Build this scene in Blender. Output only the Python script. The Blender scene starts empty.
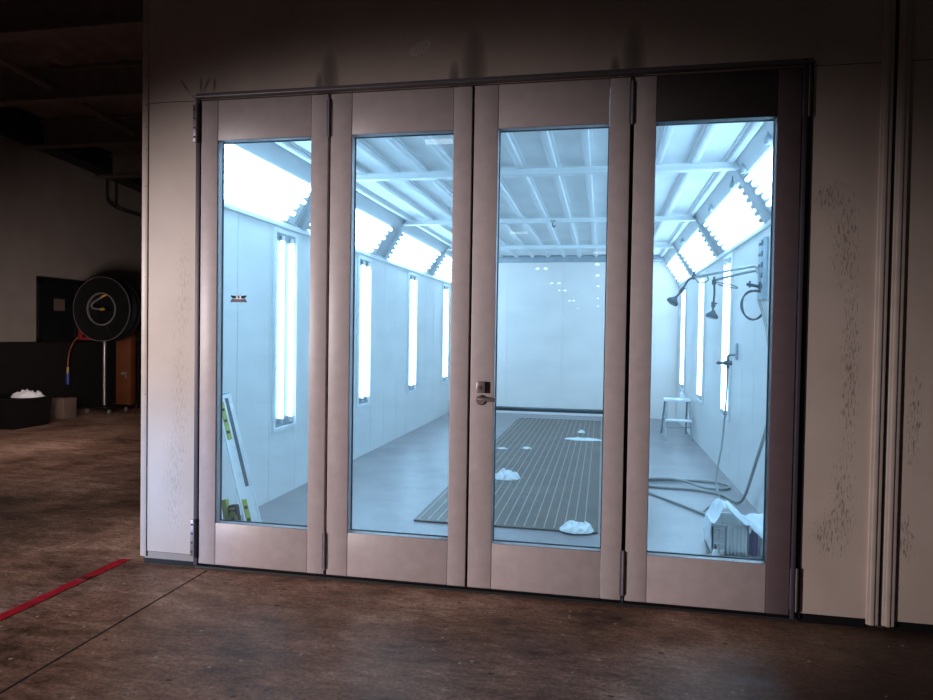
import bpy, bmesh, math, random
from mathutils import Vector, Matrix
random.seed(7)
C = bpy.context.scene.collection
V = Vector

# ------------------------------------------------------------------ materials
def new_mat(name):
    m = bpy.data.materials.new(name); m.use_nodes = True
    nt = m.node_tree; b = nt.nodes['Principled BSDF']
    return m, nt, b

def nd(nt, t, **kw):
    n = nt.nodes.new(t)
    for k, v in kw.items(): setattr(n, k, v)
    return n

def coords(nt, scale=(1, 1, 1)):
    tc = nd(nt, 'ShaderNodeTexCoord'); mp = nd(nt, 'ShaderNodeMapping')
    mp.inputs['Scale'].default_value = scale
    nt.links.new(tc.outputs['Object'], mp.inputs['Vector'])
    return mp.outputs['Vector']

def noise(nt, vec, scale, detail=4, rough=.55):
    n = nd(nt, 'ShaderNodeTexNoise'); n.inputs['Scale'].default_value = scale
    n.inputs['Detail'].default_value = detail; n.inputs['Roughness'].default_value = rough
    nt.links.new(vec, n.inputs['Vector']); return n.outputs['Fac']

def math_(nt, op, a, b=None, c=None, clamp=False):
    n = nd(nt, 'ShaderNodeMath', operation=op); n.use_clamp = clamp
    for i, x in enumerate((a, b, c)):
        if x is None: continue
        if isinstance(x, (int, float)): n.inputs[i].default_value = x
        else: nt.links.new(x, n.inputs[i])
    return n.outputs[0]

def ramp(nt, fac, stops):
    r = nd(nt, 'ShaderNodeValToRGB'); e = r.color_ramp.elements
    while len(e) < len(stops): e.new(.5)
    for i, (p, c) in enumerate(stops):
        e[i].position = p; e[i].color = (*c, 1) if len(c) == 3 else c
    nt.links.new(fac, r.inputs['Fac']); return r.outputs['Color']

def mixc(nt, fac, a, b, mode='MIX'):
    n = nd(nt, 'ShaderNodeMix', data_type='RGBA', blend_type=mode)
    for k, x in ((0, fac), (6, a), (7, b)):
        if isinstance(x, (int, float)): n.inputs[k].default_value = x
        elif isinstance(x, tuple): n.inputs[k].default_value = (*x, 1)
        else: nt.links.new(x, n.inputs[k])
    return n.outputs[2]

def bump(nt, b, h, strength=.2, dist=.004):
    n = nd(nt, 'ShaderNodeBump'); n.inputs['Strength'].default_value = strength
    n.inputs['Distance'].default_value = dist
    nt.links.new(h, n.inputs['Height']); nt.links.new(n.outputs[0], b.inputs['Normal'])

def paint(name, col, rough=.5, metal=0, var=.06, scale=9, spec=.5, bmp=0, bscale=260):
    m, nt, b = new_mat(name)
    v = coords(nt)
    f = noise(nt, v, scale, 5)
    lo = tuple(max(0, c*(1-var*2)) for c in col); hi = tuple(min(1, c*(1+var)) for c in col)
    nt.links.new(ramp(nt, f, [(.3, lo), (.7, hi)]), b.inputs['Base Color'])
    b.inputs['Roughness'].default_value = rough; b.inputs['Metallic'].default_value = metal
    b.inputs['Specular IOR Level'].default_value = spec
    if bmp: bump(nt, b, noise(nt, v, bscale, 2), bmp, .0015)
    return m

def emit(name, col, s):
    m = bpy.data.materials.new(name); m.use_nodes = True
    nt = m.node_tree; nt.nodes.clear()
    o = nd(nt, 'ShaderNodeOutputMaterial'); e = nd(nt, 'ShaderNodeEmission')
    e.inputs[0].default_value = (*col, 1); e.inputs[1].default_value = s
    nt.links.new(e.outputs[0], o.inputs[0]); return m

def scuffed_wall():
    """beige sheet panel with flaked and scratched patches"""
    m, nt, b = new_mat('beige_panel')
    tc = nd(nt, 'ShaderNodeTexCoord'); sx = nd(nt, 'ShaderNodeSeparateXYZ')
    nt.links.new(tc.outputs['Object'], sx.inputs[0])
    X, Z = sx.outputs['X'], sx.outputs['Z']
    v = coords(nt)
    base = ramp(nt, noise(nt, v, 3, 6), [(.3, (.465, .365, .315)), (.7, (.545, .435, .38))])
    def patch(cx, cz, rx, rz):
        a = math_(nt, 'DIVIDE', math_(nt, 'SUBTRACT', X, cx), rx); c = math_(nt, 'DIVIDE', math_(nt, 'SUBTRACT', Z, cz), rz)
        d = math_(nt, 'ADD', math_(nt, 'MULTIPLY', a, a), math_(nt, 'MULTIPLY', c, c))
        return math_(nt, 'SUBTRACT', 1.0, d, clamp=True)
    scr = noise(nt, coords(nt, (150, 1, 24)), 1.0, 4, .72)
    def marks(plist, thr):
        tot = None
        for p in plist:
            q = patch(*p); tot = q if tot is None else math_(nt, 'MAXIMUM', tot, q)
        k = math_(nt, 'ADD', scr, math_(nt, 'MULTIPLY', tot, .16))
        k = math_(nt, 'MULTIPLY', math_(nt, 'SUBTRACT', k, thr), 14.0, clamp=True)
        return math_(nt, 'MULTIPLY', k, math_(nt, 'MULTIPLY', tot, 6.0, clamp=True))
    dark = marks([(3.18, .42, .09, .16), (3.24, .55, .08, .35), (3.23, 1.75, .09, .35), (3.26, 1.2, .06, .7), (3.51, .42, .05, .16), (3.53, .95, .05, .35), (3.16, 1.95, .1, .12)], .66)
    lite = marks([(-.12, .9, .08, .95), (-.15, .5, .1, .5), (-.1, 1.5, .06, .5)], .65)
    col = mixc(nt, math_(nt, 'MULTIPLY', dark, .8), base, (.13, .10, .09))
    col = mixc(nt, math_(nt, 'MULTIPLY', lite, .6), col, (.33, .24, .20))
    # dark ovals and thin slanted streaks above the folding hinges
    gz = None
    for p in ((.735, 2.60, .06, .20), (1.50, 2.60, .075, .26), (2.276, 2.60, .065, .22), (.68, 2.59, .03, .09), (1.40, 2.59, .035, .10), (2.19, 2.59, .03, .08)):
        q = patch(*p); gz = q if gz is None else math_(nt, 'MAXIMUM', gz, q)
    for (cx_, sl_) in ((-.075, -.7), (.012, .5), (-.005, .05), (.075, .08)):
        a = math_(nt, 'SUBTRACT', X, math_(nt, 'MULTIPLY_ADD', math_(nt, 'SUBTRACT', Z, 2.60), sl_, cx_))
        a = math_(nt, 'DIVIDE', a, .011); c = math_(nt, 'DIVIDE', math_(nt, 'SUBTRACT', Z, 2.635), .05)
        d = math_(nt, 'ADD', math_(nt, 'MULTIPLY', a, a), math_(nt, 'MULTIPLY', c, c))
        gz = math_(nt, 'MAXIMUM', gz, math_(nt, 'SUBTRACT', 1.0, d, clamp=True))
    col = mixc(nt, math_(nt, 'MULTIPLY', gz, .7), col, (.06, .04, .035))
    # pale oval rubber print high above the doors
    a = math_(nt, 'SUBTRACT', X, 1.22); c = math_(nt, 'SUBTRACT', Z, 2.755)
    u = math_(nt, 'ADD', math_(nt, 'MULTIPLY', a, .88), math_(nt, 'MULTIPLY', c, .47))
    w = math_(nt, 'SUBTRACT', math_(nt, 'MULTIPLY', c, .88), math_(nt, 'MULTIPLY', a, .47))
    du = math_(nt, 'DIVIDE', u, .06); dw = math_(nt, 'DIVIDE', w, .028)
    r2 = math_(nt, 'ADD', math_(nt, 'MULTIPLY', du, du), math_(nt, 'MULTIPLY', dw, dw))
    ins = math_(nt, 'LESS_THAN', r2, 1.0)
    st = math_(nt, 'GREATER_THAN', math_(nt, 'SINE', math_(nt, 'MULTIPLY', u, 420.0)), -.1)
    rim = math_(nt, 'GREATER_THAN', r2, .72)
    pm = math_(nt, 'MULTIPLY', ins, math_(nt, 'MAXIMUM', st, rim))
    col = mixc(nt, math_(nt, 'MULTIPLY', pm, .4), col, (.85, .78, .72))
    nt.links.new(col, b.inputs['Base Color'])
    b.inputs['Roughness'].default_value = .5
    bump(nt, b, noise(nt, v, 240, 2), .12, .001)
    return m

def shop_floor_mat():
    m, nt, b = new_mat('stained_concrete')
    v = coords(nt); vs = coords(nt, (1.0, 2.6, 1))
    n1 = noise(nt, v, 1.1, 8, .62); n2 = noise(nt, vs, 3.4, 9, .72); n3 = noise(nt, v, 60, 4, .7)
    k = math_(nt, 'ADD', math_(nt, 'MULTIPLY', n1, .55), math_(nt, 'MULTIPLY', n2, .45))
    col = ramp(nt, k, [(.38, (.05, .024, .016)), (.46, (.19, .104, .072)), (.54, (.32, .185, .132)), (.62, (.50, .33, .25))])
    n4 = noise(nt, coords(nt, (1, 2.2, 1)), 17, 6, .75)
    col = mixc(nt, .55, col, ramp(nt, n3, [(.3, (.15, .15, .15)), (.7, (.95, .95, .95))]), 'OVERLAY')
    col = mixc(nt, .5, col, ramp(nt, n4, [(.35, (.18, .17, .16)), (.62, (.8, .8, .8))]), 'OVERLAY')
    # darker tone on the slab in front of the last door
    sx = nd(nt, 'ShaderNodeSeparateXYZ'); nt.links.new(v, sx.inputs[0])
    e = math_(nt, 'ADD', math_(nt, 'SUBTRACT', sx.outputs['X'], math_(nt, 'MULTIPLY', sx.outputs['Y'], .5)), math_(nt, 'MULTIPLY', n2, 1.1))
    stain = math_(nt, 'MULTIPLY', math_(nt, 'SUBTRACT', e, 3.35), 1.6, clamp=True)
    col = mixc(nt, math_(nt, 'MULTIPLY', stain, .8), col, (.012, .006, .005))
    # pale paint specks
    vo = nd(nt, 'ShaderNodeTexVoronoi', feature='F1'); vo.inputs['Scale'].default_value = 15
    nt.links.new(v, vo.inputs['Vector'])
    sp = math_(nt, 'LESS_THAN', vo.outputs['Distance'], .12)
    sp = math_(nt, 'MULTIPLY', sp, math_(nt, 'GREATER_THAN', noise(nt, v, 5.3, 2), .54))
    col = mixc(nt, math_(nt, 'MULTIPLY', sp, .75), col, (.55, .50, .46))
    # dark cracks / drips
    vd = nd(nt, 'ShaderNodeTexVoronoi', feature='F1'); vd.inputs['Scale'].default_value = 7.3
    nt.links.new(coords(nt, (1, 1.7, 1)), vd.inputs['Vector'])
    dk = math_(nt, 'MULTIPLY', math_(nt, 'LESS_THAN', vd.outputs['Distance'], .1), math_(nt, 'GREATER_THAN', noise(nt, v, 2.2, 2), .57))
    col = mixc(nt, math_(nt, 'MULTIPLY', dk, .8), col, (.015, .012, .014))
    nt.links.new(col, b.inputs['Base Color'])
    nt.links.new(math_(nt, 'MULTIPLY_ADD', n2, .5, .28), b.inputs['Roughness'])
    b.inputs['Specular IOR Level'].default_value = .24
    bump(nt, b, math_(nt, 'ADD', n2, math_(nt, 'MULTIPLY', n3, .3)), .25, .01)
    return m

def glass_mat():
    m = bpy.data.materials.new('pane_glass'); m.use_nodes = True
    nt = m.node_tree; nt.nodes.clear()
    o = nd(nt, 'ShaderNodeOutputMaterial')
    tr = nd(nt, 'ShaderNodeBsdfTransparent'); tr.inputs[0].default_value = (.93, .97, .98, 1)
    gl = nd(nt, 'ShaderNodeBsdfGlossy'); gl.inputs['Roughness'].default_value = .0
    fr = nd(nt, 'ShaderNodeFresnel'); fr.inputs[0].default_value = 1.5
    mx = nd(nt, 'ShaderNodeMixShader')
    df = nd(nt, 'ShaderNodeBsdfTranslucent'); df.inputs[0].default_value = (.85, .92, 1, 1)
    mx2 = nd(nt, 'ShaderNodeMixShader')
    v = coords(nt)
    f = math_(nt, 'MULTIPLY_ADD', math_(nt, 'SUBTRACT', noise(nt, coords(nt, (1.2, 1, 3.2)), 3.5, 6, .6), .42, clamp=True), .10, .036)
    nt.links.new(f, mx2.inputs[0])
    nt.links.new(tr.outputs[0], mx2.inputs[1]); nt.links.new(df.outputs[0], mx2.inputs[2])
    nt.links.new(fr.outputs[0], mx.inputs[0]); nt.links.new(mx2.outputs[0], mx.inputs[1]); nt.links.new(gl.outputs[0], mx.inputs[2])
    nt.links.new(mx.outputs[0], o.inputs[0]); return m

def booth_floor_mat():
    m, nt, b = new_mat('booth_concrete')
    v = coords(nt)
    n1 = noise(nt, v, 2.2, 7, .65); n2 = noise(nt, v, 28, 4, .7)
    col = ramp(nt, math_(nt, 'ADD', math_(nt, 'MULTIPLY', n1, .7), math_(nt, 'MULTIPLY', n2, .3)), [(.36, (.18, .150, .155)), (.62, (.29, .25, .255))])
    nt.links.new(col, b.inputs['Base Color']); b.inputs['Roughness'].default_value = .38
    bump(nt, b, n2, .15, .003); return m

def grate_mat():
    m, nt, b = new_mat('steel_grate')
    v = coords(nt)
    n = noise(nt, v, 4, 6, .65)
    nt.links.new(ramp(nt, n, [(.35, (.055, .034, .020)), (.65, (.11, .068, .042))]), b.inputs['Base Color'])
    b.inputs['Roughness'].default_value = .45; b.inputs['Specular IOR Level'].default_value = .4; bump(nt, b, noise(nt, v, 130, 2), .3, .002); return m

def filter_mat():
    m, nt, b = new_mat('ceiling_filter')
    v = coords(nt, (1, .55, 1))
    n = noise(nt, v, 1.5, 3)
    w = nd(nt, 'ShaderNodeTexWave', wave_type='BANDS', bands_direction='Y'); w.inputs['Scale'].default_value = .55; w.inputs['Distortion'].default_value = 2.5
    nt.links.new(coords(nt), w.inputs['Vector'])
    nt.links.new(ramp(nt, n, [(.3, (.84, .85, .85)), (.7, (.90, .91, .91))]), b.inputs['Base Color'])
    b.inputs['Roughness'].default_value = .9
    bump(nt, b, math_(nt, 'ADD', w.outputs['Fac'], n), .35, .05); return m

M = dict(
    wall=scuffed_wall(), floor=shop_floor_mat(), glass=glass_mat(), bfloor=booth_floor_mat(), grate=grate_mat(), filt=filter_mat(),
    trim=paint('beige_trim', (.52, .42, .37), .42),
    door=paint('door_paint', (.47, .385, .385), .42, var=.05, scale=14, bmp=.15),
    steel=paint('grey_steel', (.20, .17, .19), .42, .5, scale=30),
    jamb=paint('jamb_steel', (.075, .062, .078), .5, .3, scale=20),
    dark=paint('dark_steel', (.035, .032, .035), .45, .3),
    black=paint('black_plastic', (.006, .0055, .0055), .6, spec=.25),
    rubber=paint('black_rubber', (.010, .010, .011), .65, spec=.25),
    handle=paint('painted_lever', (.30, .235, .23), .35, .5, scale=40),
    bar=paint('push_bar', (.10, .12, .13), .35, .6),
    bwall=paint('booth_panel', (.80, .80, .79), .32, var=.025, scale=2.5),
    bback=paint('booth_end_panel', (.92, .82, .77), .35, var=.025, scale=2.5),
    ddark=paint('dark_door_paint', (.13, .09, .098), .42, var=.06, scale=14, bmp=.15),  # shade on the last leaf's outer stile, put into its paint
    dgrime=paint('grimy_door_paint', (.055, .042, .042), .5, var=.06, scale=14, bmp=.15),  # deeper shade on the last leaf's top rail, put into its paint
    bsteel=paint('booth_white_steel', (.84, .86, .87), .35, var=.04, scale=5),
    bgrey=paint('booth_grey_steel', (.30, .33, .36), .4, .2, var=.1),
    refl=paint('white_reflector', (.88, .89, .9), .3, var=.02),
    tube=emit('lit_tube', (.42, .715, 1.0), 14.6),
    bargrey=paint('worn_bar', (.33, .32, .30), .45, .2, var=.12),
    cap=paint('tube_cap', (.6, .6, .6), .4, .3),
    side=paint('shop_wall', (.30, .25, .225), .7, var=.05, scale=3),
    wains=paint('black_wainscot', (.012, .010, .010), .6),
    deck=paint('roof_deck', (.24, .175, .155), .7, var=.15, scale=2),
    beam=paint('beam_steel', (.20, .155, .14), .6, var=.1),
    seam=paint('seam_shadow_gap', (.03, .026, .025), .8),  # even dark colour for the floor joint and the post slot
    tape=paint('red_tape', (.60, .014, .035), .45, var=.18, scale=12),
    red=paint('red_paint', (.22, .015, .015), .4),
    orange=paint('orange_hose', (.17, .035, .015), .5),
    blue=paint('blue_plastic', (.012, .03, .17), .4),
    yellow=paint('yellow_brass', (.55, .33, .05), .4),
    chrome=paint('bright_steel', (.33, .32, .31), .38, .6),
    wood=paint('orange_wood', (.16, .045, .014), .5, var=.15, scale=6),
    paper=paint('white_paper', (.78, .79, .8), .8, var=.04),
    card=paint('cardboard', (.14, .09, .07), .8),
    hose=paint('grey_hose', (.28, .28, .26), .45),
    arm=paint('arm_metal', (.30, .32, .33), .35, .5, scale=25),
    armdark=paint('arm_dark', (.055, .07, .08), .45),
    alu=paint('aluminium', (.9, .91, .92), .35, .0),
    lime=paint('lime_plastic', (.40, .43, .04), .4),
    crate=paint('white_plastic', (.88, .88, .86), .45),
    sheet=paint('blue_sheet', (.74, .80, .85), .55, var=.12, scale=12),
    purple=paint('purple_plastic', (.16, .04, .22), .4),
    maroon=paint('maroon_print', (.09, .035, .045), .5),
    panel=paint('control_plate', (.36, .44, .50), .4, .3),
    winpane=paint('dim_pane', (.01, .011, .013), .15),
    hb=emit('high_bay', (.9, .97, 1.0), 14),
    batt=emit('batten_tube', (.85, .95, 1.0), 5),
)

# ------------------------------------------------------------------ mesh building
class MB:
    def __init__(self): self.bm = bmesh.new()
    def _add(self, b2, mat=None):
        if mat is not None: b2.transform(mat)
        me = bpy.data.meshes.new('t'); b2.to_mesh(me); b2.free()
        self.bm.from_mesh(me); bpy.data.meshes.remove(me); return self
    def box(self, a, b, bev=0, mat=None):
        b2 = bmesh.new(); bmesh.ops.create_cube(b2, size=1)
        a, b = V(a), V(b)
        for v in b2.verts: v.co = V(((a[i]+b[i])/2 + v.co[i]*(b[i]-a[i]) for i in range(3)))
        if bev: bmesh.ops.bevel(b2, geom=b2.edges[:], offset=bev, segments=2, affect='EDGES', profile=.5)
        return self._add(b2, mat)
    def cyl(self, a, b, r, n=16, r2=None, bev=0):
        a, b = V(a), V(b); d = b-a
        b2 = bmesh.new()
        bmesh.ops.create_cone(b2, cap_ends=True, segments=n, radius1=r, radius2=r if r2 is None else r2, depth=d.length)
        if bev: bmesh.ops.bevel(b2, geom=[e for e in b2.edges if len(e.link_faces) == 2 and any(len(f.verts) > 4 for f in e.link_faces)], offset=bev, segments=2, affect='EDGES')
        q = V((0, 0, 1)).rotation_difference(d.normalized()).to_matrix().to_4x4()
        return self._add(b2, Matrix.Translation((a+b)/2) @ q)
    def tube(self, pts, r, n=10, smooth=True, res=8, closed=False):
        pts = [V(p) for p in pts]
        if smooth and len(pts) > 2:
            P = []; m = len(pts)
            for i in range(m if closed else m-1):
                g = (lambda k: pts[k % m]) if closed else (lambda k: pts[min(max(k, 0), m-1)])
                p0, p1, p2, p3 = g(i-1), g(i), g(i+1), g(i+2)
                for k in range(res):
                    t = k/res
                    P.append(.5*((2*p1)+(p2-p0)*t+(2*p0-5*p1+4*p2-p3)*t*t+(3*p1-p0-3*p2+p3)*t**3))
            if not closed: P.append(pts[-1])
            pts = P
        N = len(pts); rings = []; up = None
        for i, p in enumerate(pts):
            a = pts[(i-1) % N] if closed or i else p; c = pts[(i+1) % N] if closed or i < N-1 else p
            t = (c-a).normalized()
            if up is None:
                up = t.orthogonal().normalized()
            up = (up - t*up.dot(t))
            up = up.normalized() if up.length > 1e-6 else t.orthogonal().normalized()
            s = t.cross(up)
            rings.append([self.bm.verts.new(p + (up*math.cos(2*math.pi*k/n) + s*math.sin(2*math.pi*k/n))*r) for k in range(n)])
        for i in range(N if closed else N-1):
            A, B = rings[i], rings[(i+1) % N]
            for k in range(n):
                self.bm.faces.new((A[k], A[(k+1) % n], B[(k+1) % n], B[k]))
        if not closed:
            self.bm.faces.new(rings[0][::-1]); self.bm.faces.new(rings[-1])
        return self
    def lathe(self, prof, n=32, mat=None, closed=False):
        b2 = bmesh.new()
        rings = [[b2.verts.new((r*math.cos(2*math.pi*k/n), r*math.sin(2*math.pi*k/n), z)) for k in range(n)] for r, z in prof]
        m = len(rings)
        for i in range(m if closed else m-1):
            A, B = rings[i], rings[(i+1) % m]
            for k in range(n): b2.faces.new((A[k], A[(k+1) % n], B[(k+1) % n], B[k]))
        if not closed:
            if prof[0][0] > 1e-6: b2.faces.new(rings[0][::-1])
            if prof[-1][0] > 1e-6: b2.faces.new(rings[-1])
        bmesh.ops.remove_doubles(b2, verts=b2.verts, dist=1e-6)
        return self._add(b2, mat)
    def prism(self, poly, d, mat=None):
        """polygon in the xz plane, extruded d along +y"""
        b2 = bmesh.new()
        f = [b2.verts.new((x, 0, z)) for x, z in poly]; g = [b2.verts.new((x, d, z)) for x, z in poly]
        n = len(poly)
        b2.faces.new(f); b2.faces.new(g[::-1])
        for i in range(n): b2.faces.new((f[i], g[i], g[(i+1) % n], f[(i+1) % n]))
        bmesh.ops.triangulate(b2, faces=[x for x in b2.faces if len(x.verts) > 4])
        return self._add(b2, mat)
    def build(self, name, mat, parent=None, smooth=True, origin=None):
        bmesh.ops.recalc_face_normals(self.bm, faces=self.bm.faces)
        me = bpy.data.meshes.new(name)
        off = V((0, 0, 0))
        if parent is not None:
            off = world(parent)
        elif origin is not None:
            off = V(origin)
        if off.length: self.bm.transform(Matrix.Translation(-off))
        for f in self.bm.faces: f.smooth = smooth
        if smooth:
            for e in self.bm.edges:
                if len(e.link_faces) == 2 and e.calc_face_angle(0) > math.radians(38): e.smooth = False
        self.bm.to_mesh(me); self.bm.free()
        me.materials.append(mat if not isinstance(mat, str) else M[mat])
        o = bpy.data.objects.new(name, me); C.objects.link(o)
        if parent is not None: o.parent = parent
        elif origin is not None: o.location = off
        return o

def world(o):
    p = V(o.location)
    while o.parent: o = o.parent; p += V(o.location)
    return p

def tag(o, label=None, cat=None, group=None, kind=None):
    if label: o['label'] = label
    if cat: o['category'] = cat
    if group: o['group'] = group
    if kind: o['kind'] = kind
    return o

def empty(name, loc, label, cat, group=None, kind=None):
    o = bpy.data.objects.new(name, None); C.objects.link(o); o.location = loc
    o.empty_display_size = .05
    return tag(o, label, cat, group, kind)

def box(name, a, b, mat, parent=None, bev=0):
    return MB().box(a, b, bev).build(name, mat, parent)

def struct(o, label=None, cat=None):
    return tag(o, label, cat, None, 'structure')

# ------------------------------------------------------------------ constants (metres)
XL, XR, YB, ZC = -.33, 3.33, 8.0, 2.60      # booth interior
LEAF = [(0, .730, .098, .636), (.745, 1.493, .860, 1.400), (1.506, 2.265, 1.626, 2.168), (2.284, 3.027, 2.384, 2.925)]
ZB, ZT, GB, GT = .03, 2.55, .26, 2.335

# ------------------------------------------------------------------ shop shell
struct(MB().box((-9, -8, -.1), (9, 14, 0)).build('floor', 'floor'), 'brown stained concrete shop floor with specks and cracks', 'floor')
# expansion joint in the slab
struct(MB().box((.058, -4, 0), (.066, -.02, .0012)).build('trim_5', 'seam'), 'thin dark joint line across the brown floor', 'floor joint')

w = MB()
w.box((-.335, 0, .075), (-.03, .05, 2.552)).box((-.335, 0, 2.556), (3.362, .05, 3.6)).box((3.075, 0, .045), (3.362, .05, 2.552)).box((3.44, 0, .045), (6.5, .05, 2.552)).box((3.44, 0, 2.556), (6.5, .05, 3.6)).box((-.335, .012, .075), (-.03, .05, 2.6)).box((3.075, .012, .045), (6.5, .05, 2.6))
struct(w.build('wall_front', 'wall', smooth=False), 'scuffed beige panel wall holding the four glazed doors', 'wall')
# corner trim with fasteners, at the free end of the wall
t = MB().box((-.356, -.006, .045), (-.32, .05, 3.6), .002)
t = struct(t.build('trim_1', 'trim'), 'pale corner strip closing the end of the beige wall', 'trim')
s = MB()
for z in (.95, 1.6, 2.1, 2.3, 2.42, 2.545, 2.7, 2.85, 3.0): s.cyl((-.331, -.0085, z), (-.331, -.005, z), .004, 8)
s.build('rivet', 'steel', t)
# two channel posts at the far right
for k, (a, b) in enumerate(((3.352, 3.402), (3.418, 3.468))):
    m = MB().box((a, -.014, .022), (b, .0, 3.6), .004)
    m.box((a+.012, -.019, .022), (a+.030, -.013, 3.6), .002)
    struct(m.build('trim_%d' % (k+2), 'trim'), ['beige ribbed channel post, the one nearer the doors', 'beige ribbed channel post, the one farther from the doors'][k], 'trim')
struct(MB().box((3.398, -.004, .012), (3.422, .03, 3.6)).build('trim_4', 'seam'), 'dark slot between the two channel posts', 'trim')
# black base strips
bb = MB().box((3.075, .008, 0), (3.352, .05, .047)).box((3.468, .008, 0), (6.5, .05, .047))
struct(bb.build('baseboard_right', 'black'), 'black base strip under the scuffed wall beside the doors', 'baseboard')
struct(box('baseboard_left', (-.335, .003, .035), (-.03, .05, .072), 'side'), 'beige base strip under the narrow end wall panel', 'baseboard')
struct(box('trim_16', (-.352, .02, 0), (-.03, .05, .08), 'black'), 'black sealing strip under the narrow end wall panel', 'trim')  # added behind the base strip to stop booth light leaking out
# door frame: head angle and two jamb angles
struct(MB().box((-.03, -.042, 2.558), (3.07, 0, 2.566), .001).box((-.03, -.006, 2.558), (3.07, .05, 2.59), .001).build('trim_6', 'steel'), 'steel angle running over the heads of the doors', 'door frame')
struct(MB().box((-.03, -.004, .02), (-.005, .06, 2.585), .002).build('trim_7', 'jamb'), 'steel jamb strip at the door beside the spirit level', 'door frame')
struct(MB().box((3.036, -.004, .02), (3.074, .05, 2.585), .002).box((3.030, -.022, .02), (3.046, .0, 2.585), .002).build('trim_8', 'jamb'), 'dark steel jamb strip at the door beside the crate', 'door frame')
struct(MB().box((-.03, .067, .012), (.02, .085, 2.59)).box((3.005, .067, .012), (3.074, .085, 2.59)).box((.02, .067, 2.53), (3.005, .085, 2.59)).build('trim_15', 'dark'), 'dark door stop behind the door edges', 'door frame')  # added to stop booth light showing through the gaps round the leaves
struct(box('trim_9', (-.03, .01, 0), (3.07, .09, .012), 'dark'), 'low dark threshold under the doors', 'threshold')

# ------------------------------------------------------------------ the four door leaves
DL = ['glazed door leaf with an emblem sticker and levels behind its glass', 'glazed door leaf showing lit wall and grate corner, no lever',
      'glazed door leaf with the lever handle and a push bar inside', 'glazed door leaf showing the hose arms and step stool']
doors = []
def hinge(parent, x, z0, z1, y=-.004, wide=.016, n=3):
    h = MB(); L = (z1-z0)/n
    for k in range(n): h.cyl((x, y, z0+k*L+.0015), (x, y, z0+(k+1)*L-.0015), .0075, 12)
    h.cyl((x, y, z0-.006), (x, y, z1+.006), .005, 10)
    h.box((x-wide, y+.002, z0), (x+wide, y+.005, z1))
    return h.build('hinge', 'steel', parent)
def jamb_hinge(parent, x, z0, z1):
    h = MB().box((x-.018, -.012, z0), (x+.018, -.002, z1), .002).cyl((x+.008, -.014, z0-.006), (x+.008, -.014, z1+.006), .007, 12)
    o = h.build('hinge', 'steel', parent)
    s = MB(); n = 4
    for k in range(n):
        z = z0 + (z1-z0)*(k+.5)/n
        s.cyl((x-.008, -.0145, z), (x-.008, -.011, z), .0055, 10)
    s.build('screw', 'dark', o)
    return o
for i, (a, b, ga, gb) in enumerate(LEAF):
    d = empty('door_%d' % (i+1), (a, 0, ZB), DL[i], 'door', None, 'structure')
    box('stile', (a, 0, ZB), (ga, .065, ZT), 'door', d, .0025)
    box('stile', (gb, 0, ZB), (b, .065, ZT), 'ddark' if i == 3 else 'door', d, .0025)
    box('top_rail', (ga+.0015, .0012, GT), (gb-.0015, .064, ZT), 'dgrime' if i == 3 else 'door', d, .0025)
    box('bottom_rail', (ga+.0015, .0012, ZB), (gb-.0015, .064, GB), 'door', d, .0025)
    box('door_sweep', (a-.008, .04, .012), (b+.0069, .05, ZB+.002), 'black', d)  # added to block booth light leaking under the leaf
    p = box('glass_pane', (ga-.004, .007, GB-.004), (gb+.004, .012, GT+.004), 'glass', d)
    g = MB(); q = .005
    for (u0, v0, u1, v1) in ((ga, GB, ga+q, GT), (gb-q, GB, gb, GT), (ga+q, GB, gb-q, GB+q), (ga+q, GT-q, gb-q, GT)):
        g.box((u0, .050, v0), (u1, .060, v1))
    g.build('gasket', 'rubber', d)
    doors.append(d)
jamb_hinge(doors[0], -.026, 2.33, 2.53); jamb_hinge(doors[0], -.026, .07, .27)
hinge(doors[0], .7375, 2.33, 2.52); hinge(doors[0], .7375, .06, .25)
hinge(doors[2], 2.2745, 2.33, 2.53); hinge(doors[2], 2.2745, .06, .27)
jamb_hinge(doors[3], 3.046, 2.33, 2.55); jamb_hinge(doors[3], 3.046, .06, .25)
# dark meeting strip between the two middle leaves (rebate on leaf 3)
box('meeting_strip', (1.494, .02, ZB), (1.506, .06, ZT), 'black', doors[2])
box('meeting_strip', (.731, .03, ZB), (.744, .06, ZT), 'black', doors[0])
box('meeting_strip', (2.266, .03, ZB), (2.283, .06, ZT), 'black', doors[2])
# lever set
lv = MB().lathe([(0, 0), (.026, 0), (.026, .006), (.021, .011), (0, .011)], 24, Matrix.Translation((1.562, 0, .982)) @ Matrix.Rotation(math.pi/2, 4, 'X'))
lv.cyl((1.562, -.008, .990), (1.562, -.05, .990), .011, 16)
lv.tube([(1.556, -.046, .991), (1.58, -.05, .990), (1.61, -.05, .989), (1.645, -.047, .988)], .0105, 12)
lv.build('lever_handle', 'handle', doors[2])
bk = MB().box((1.541, -.022, 1.018), (1.585, 0, 1.076), .004).build('lock_case', 'handle', doors[2])
MB().cyl((1.556, -.027, 1.045), (1.556, -.02, 1.045), .009, 14).box((1.5545, -.029, 1.038), (1.5575, -.026, 1.052)).build('key_cylinder', 'steel', bk)
# push bar inside
pb = MB().tube([(1.60, .11, .932), (2.19, .11, .932)], .0115, 12, False).build('push_bar', 'bar', doors[2])
MB().box((1.575, .062, .90), (1.605, .125, .965), .003).box((2.185, .062, .90), (2.215, .125, .965), .003).build('bar_bracket', 'bar', pb)
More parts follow.
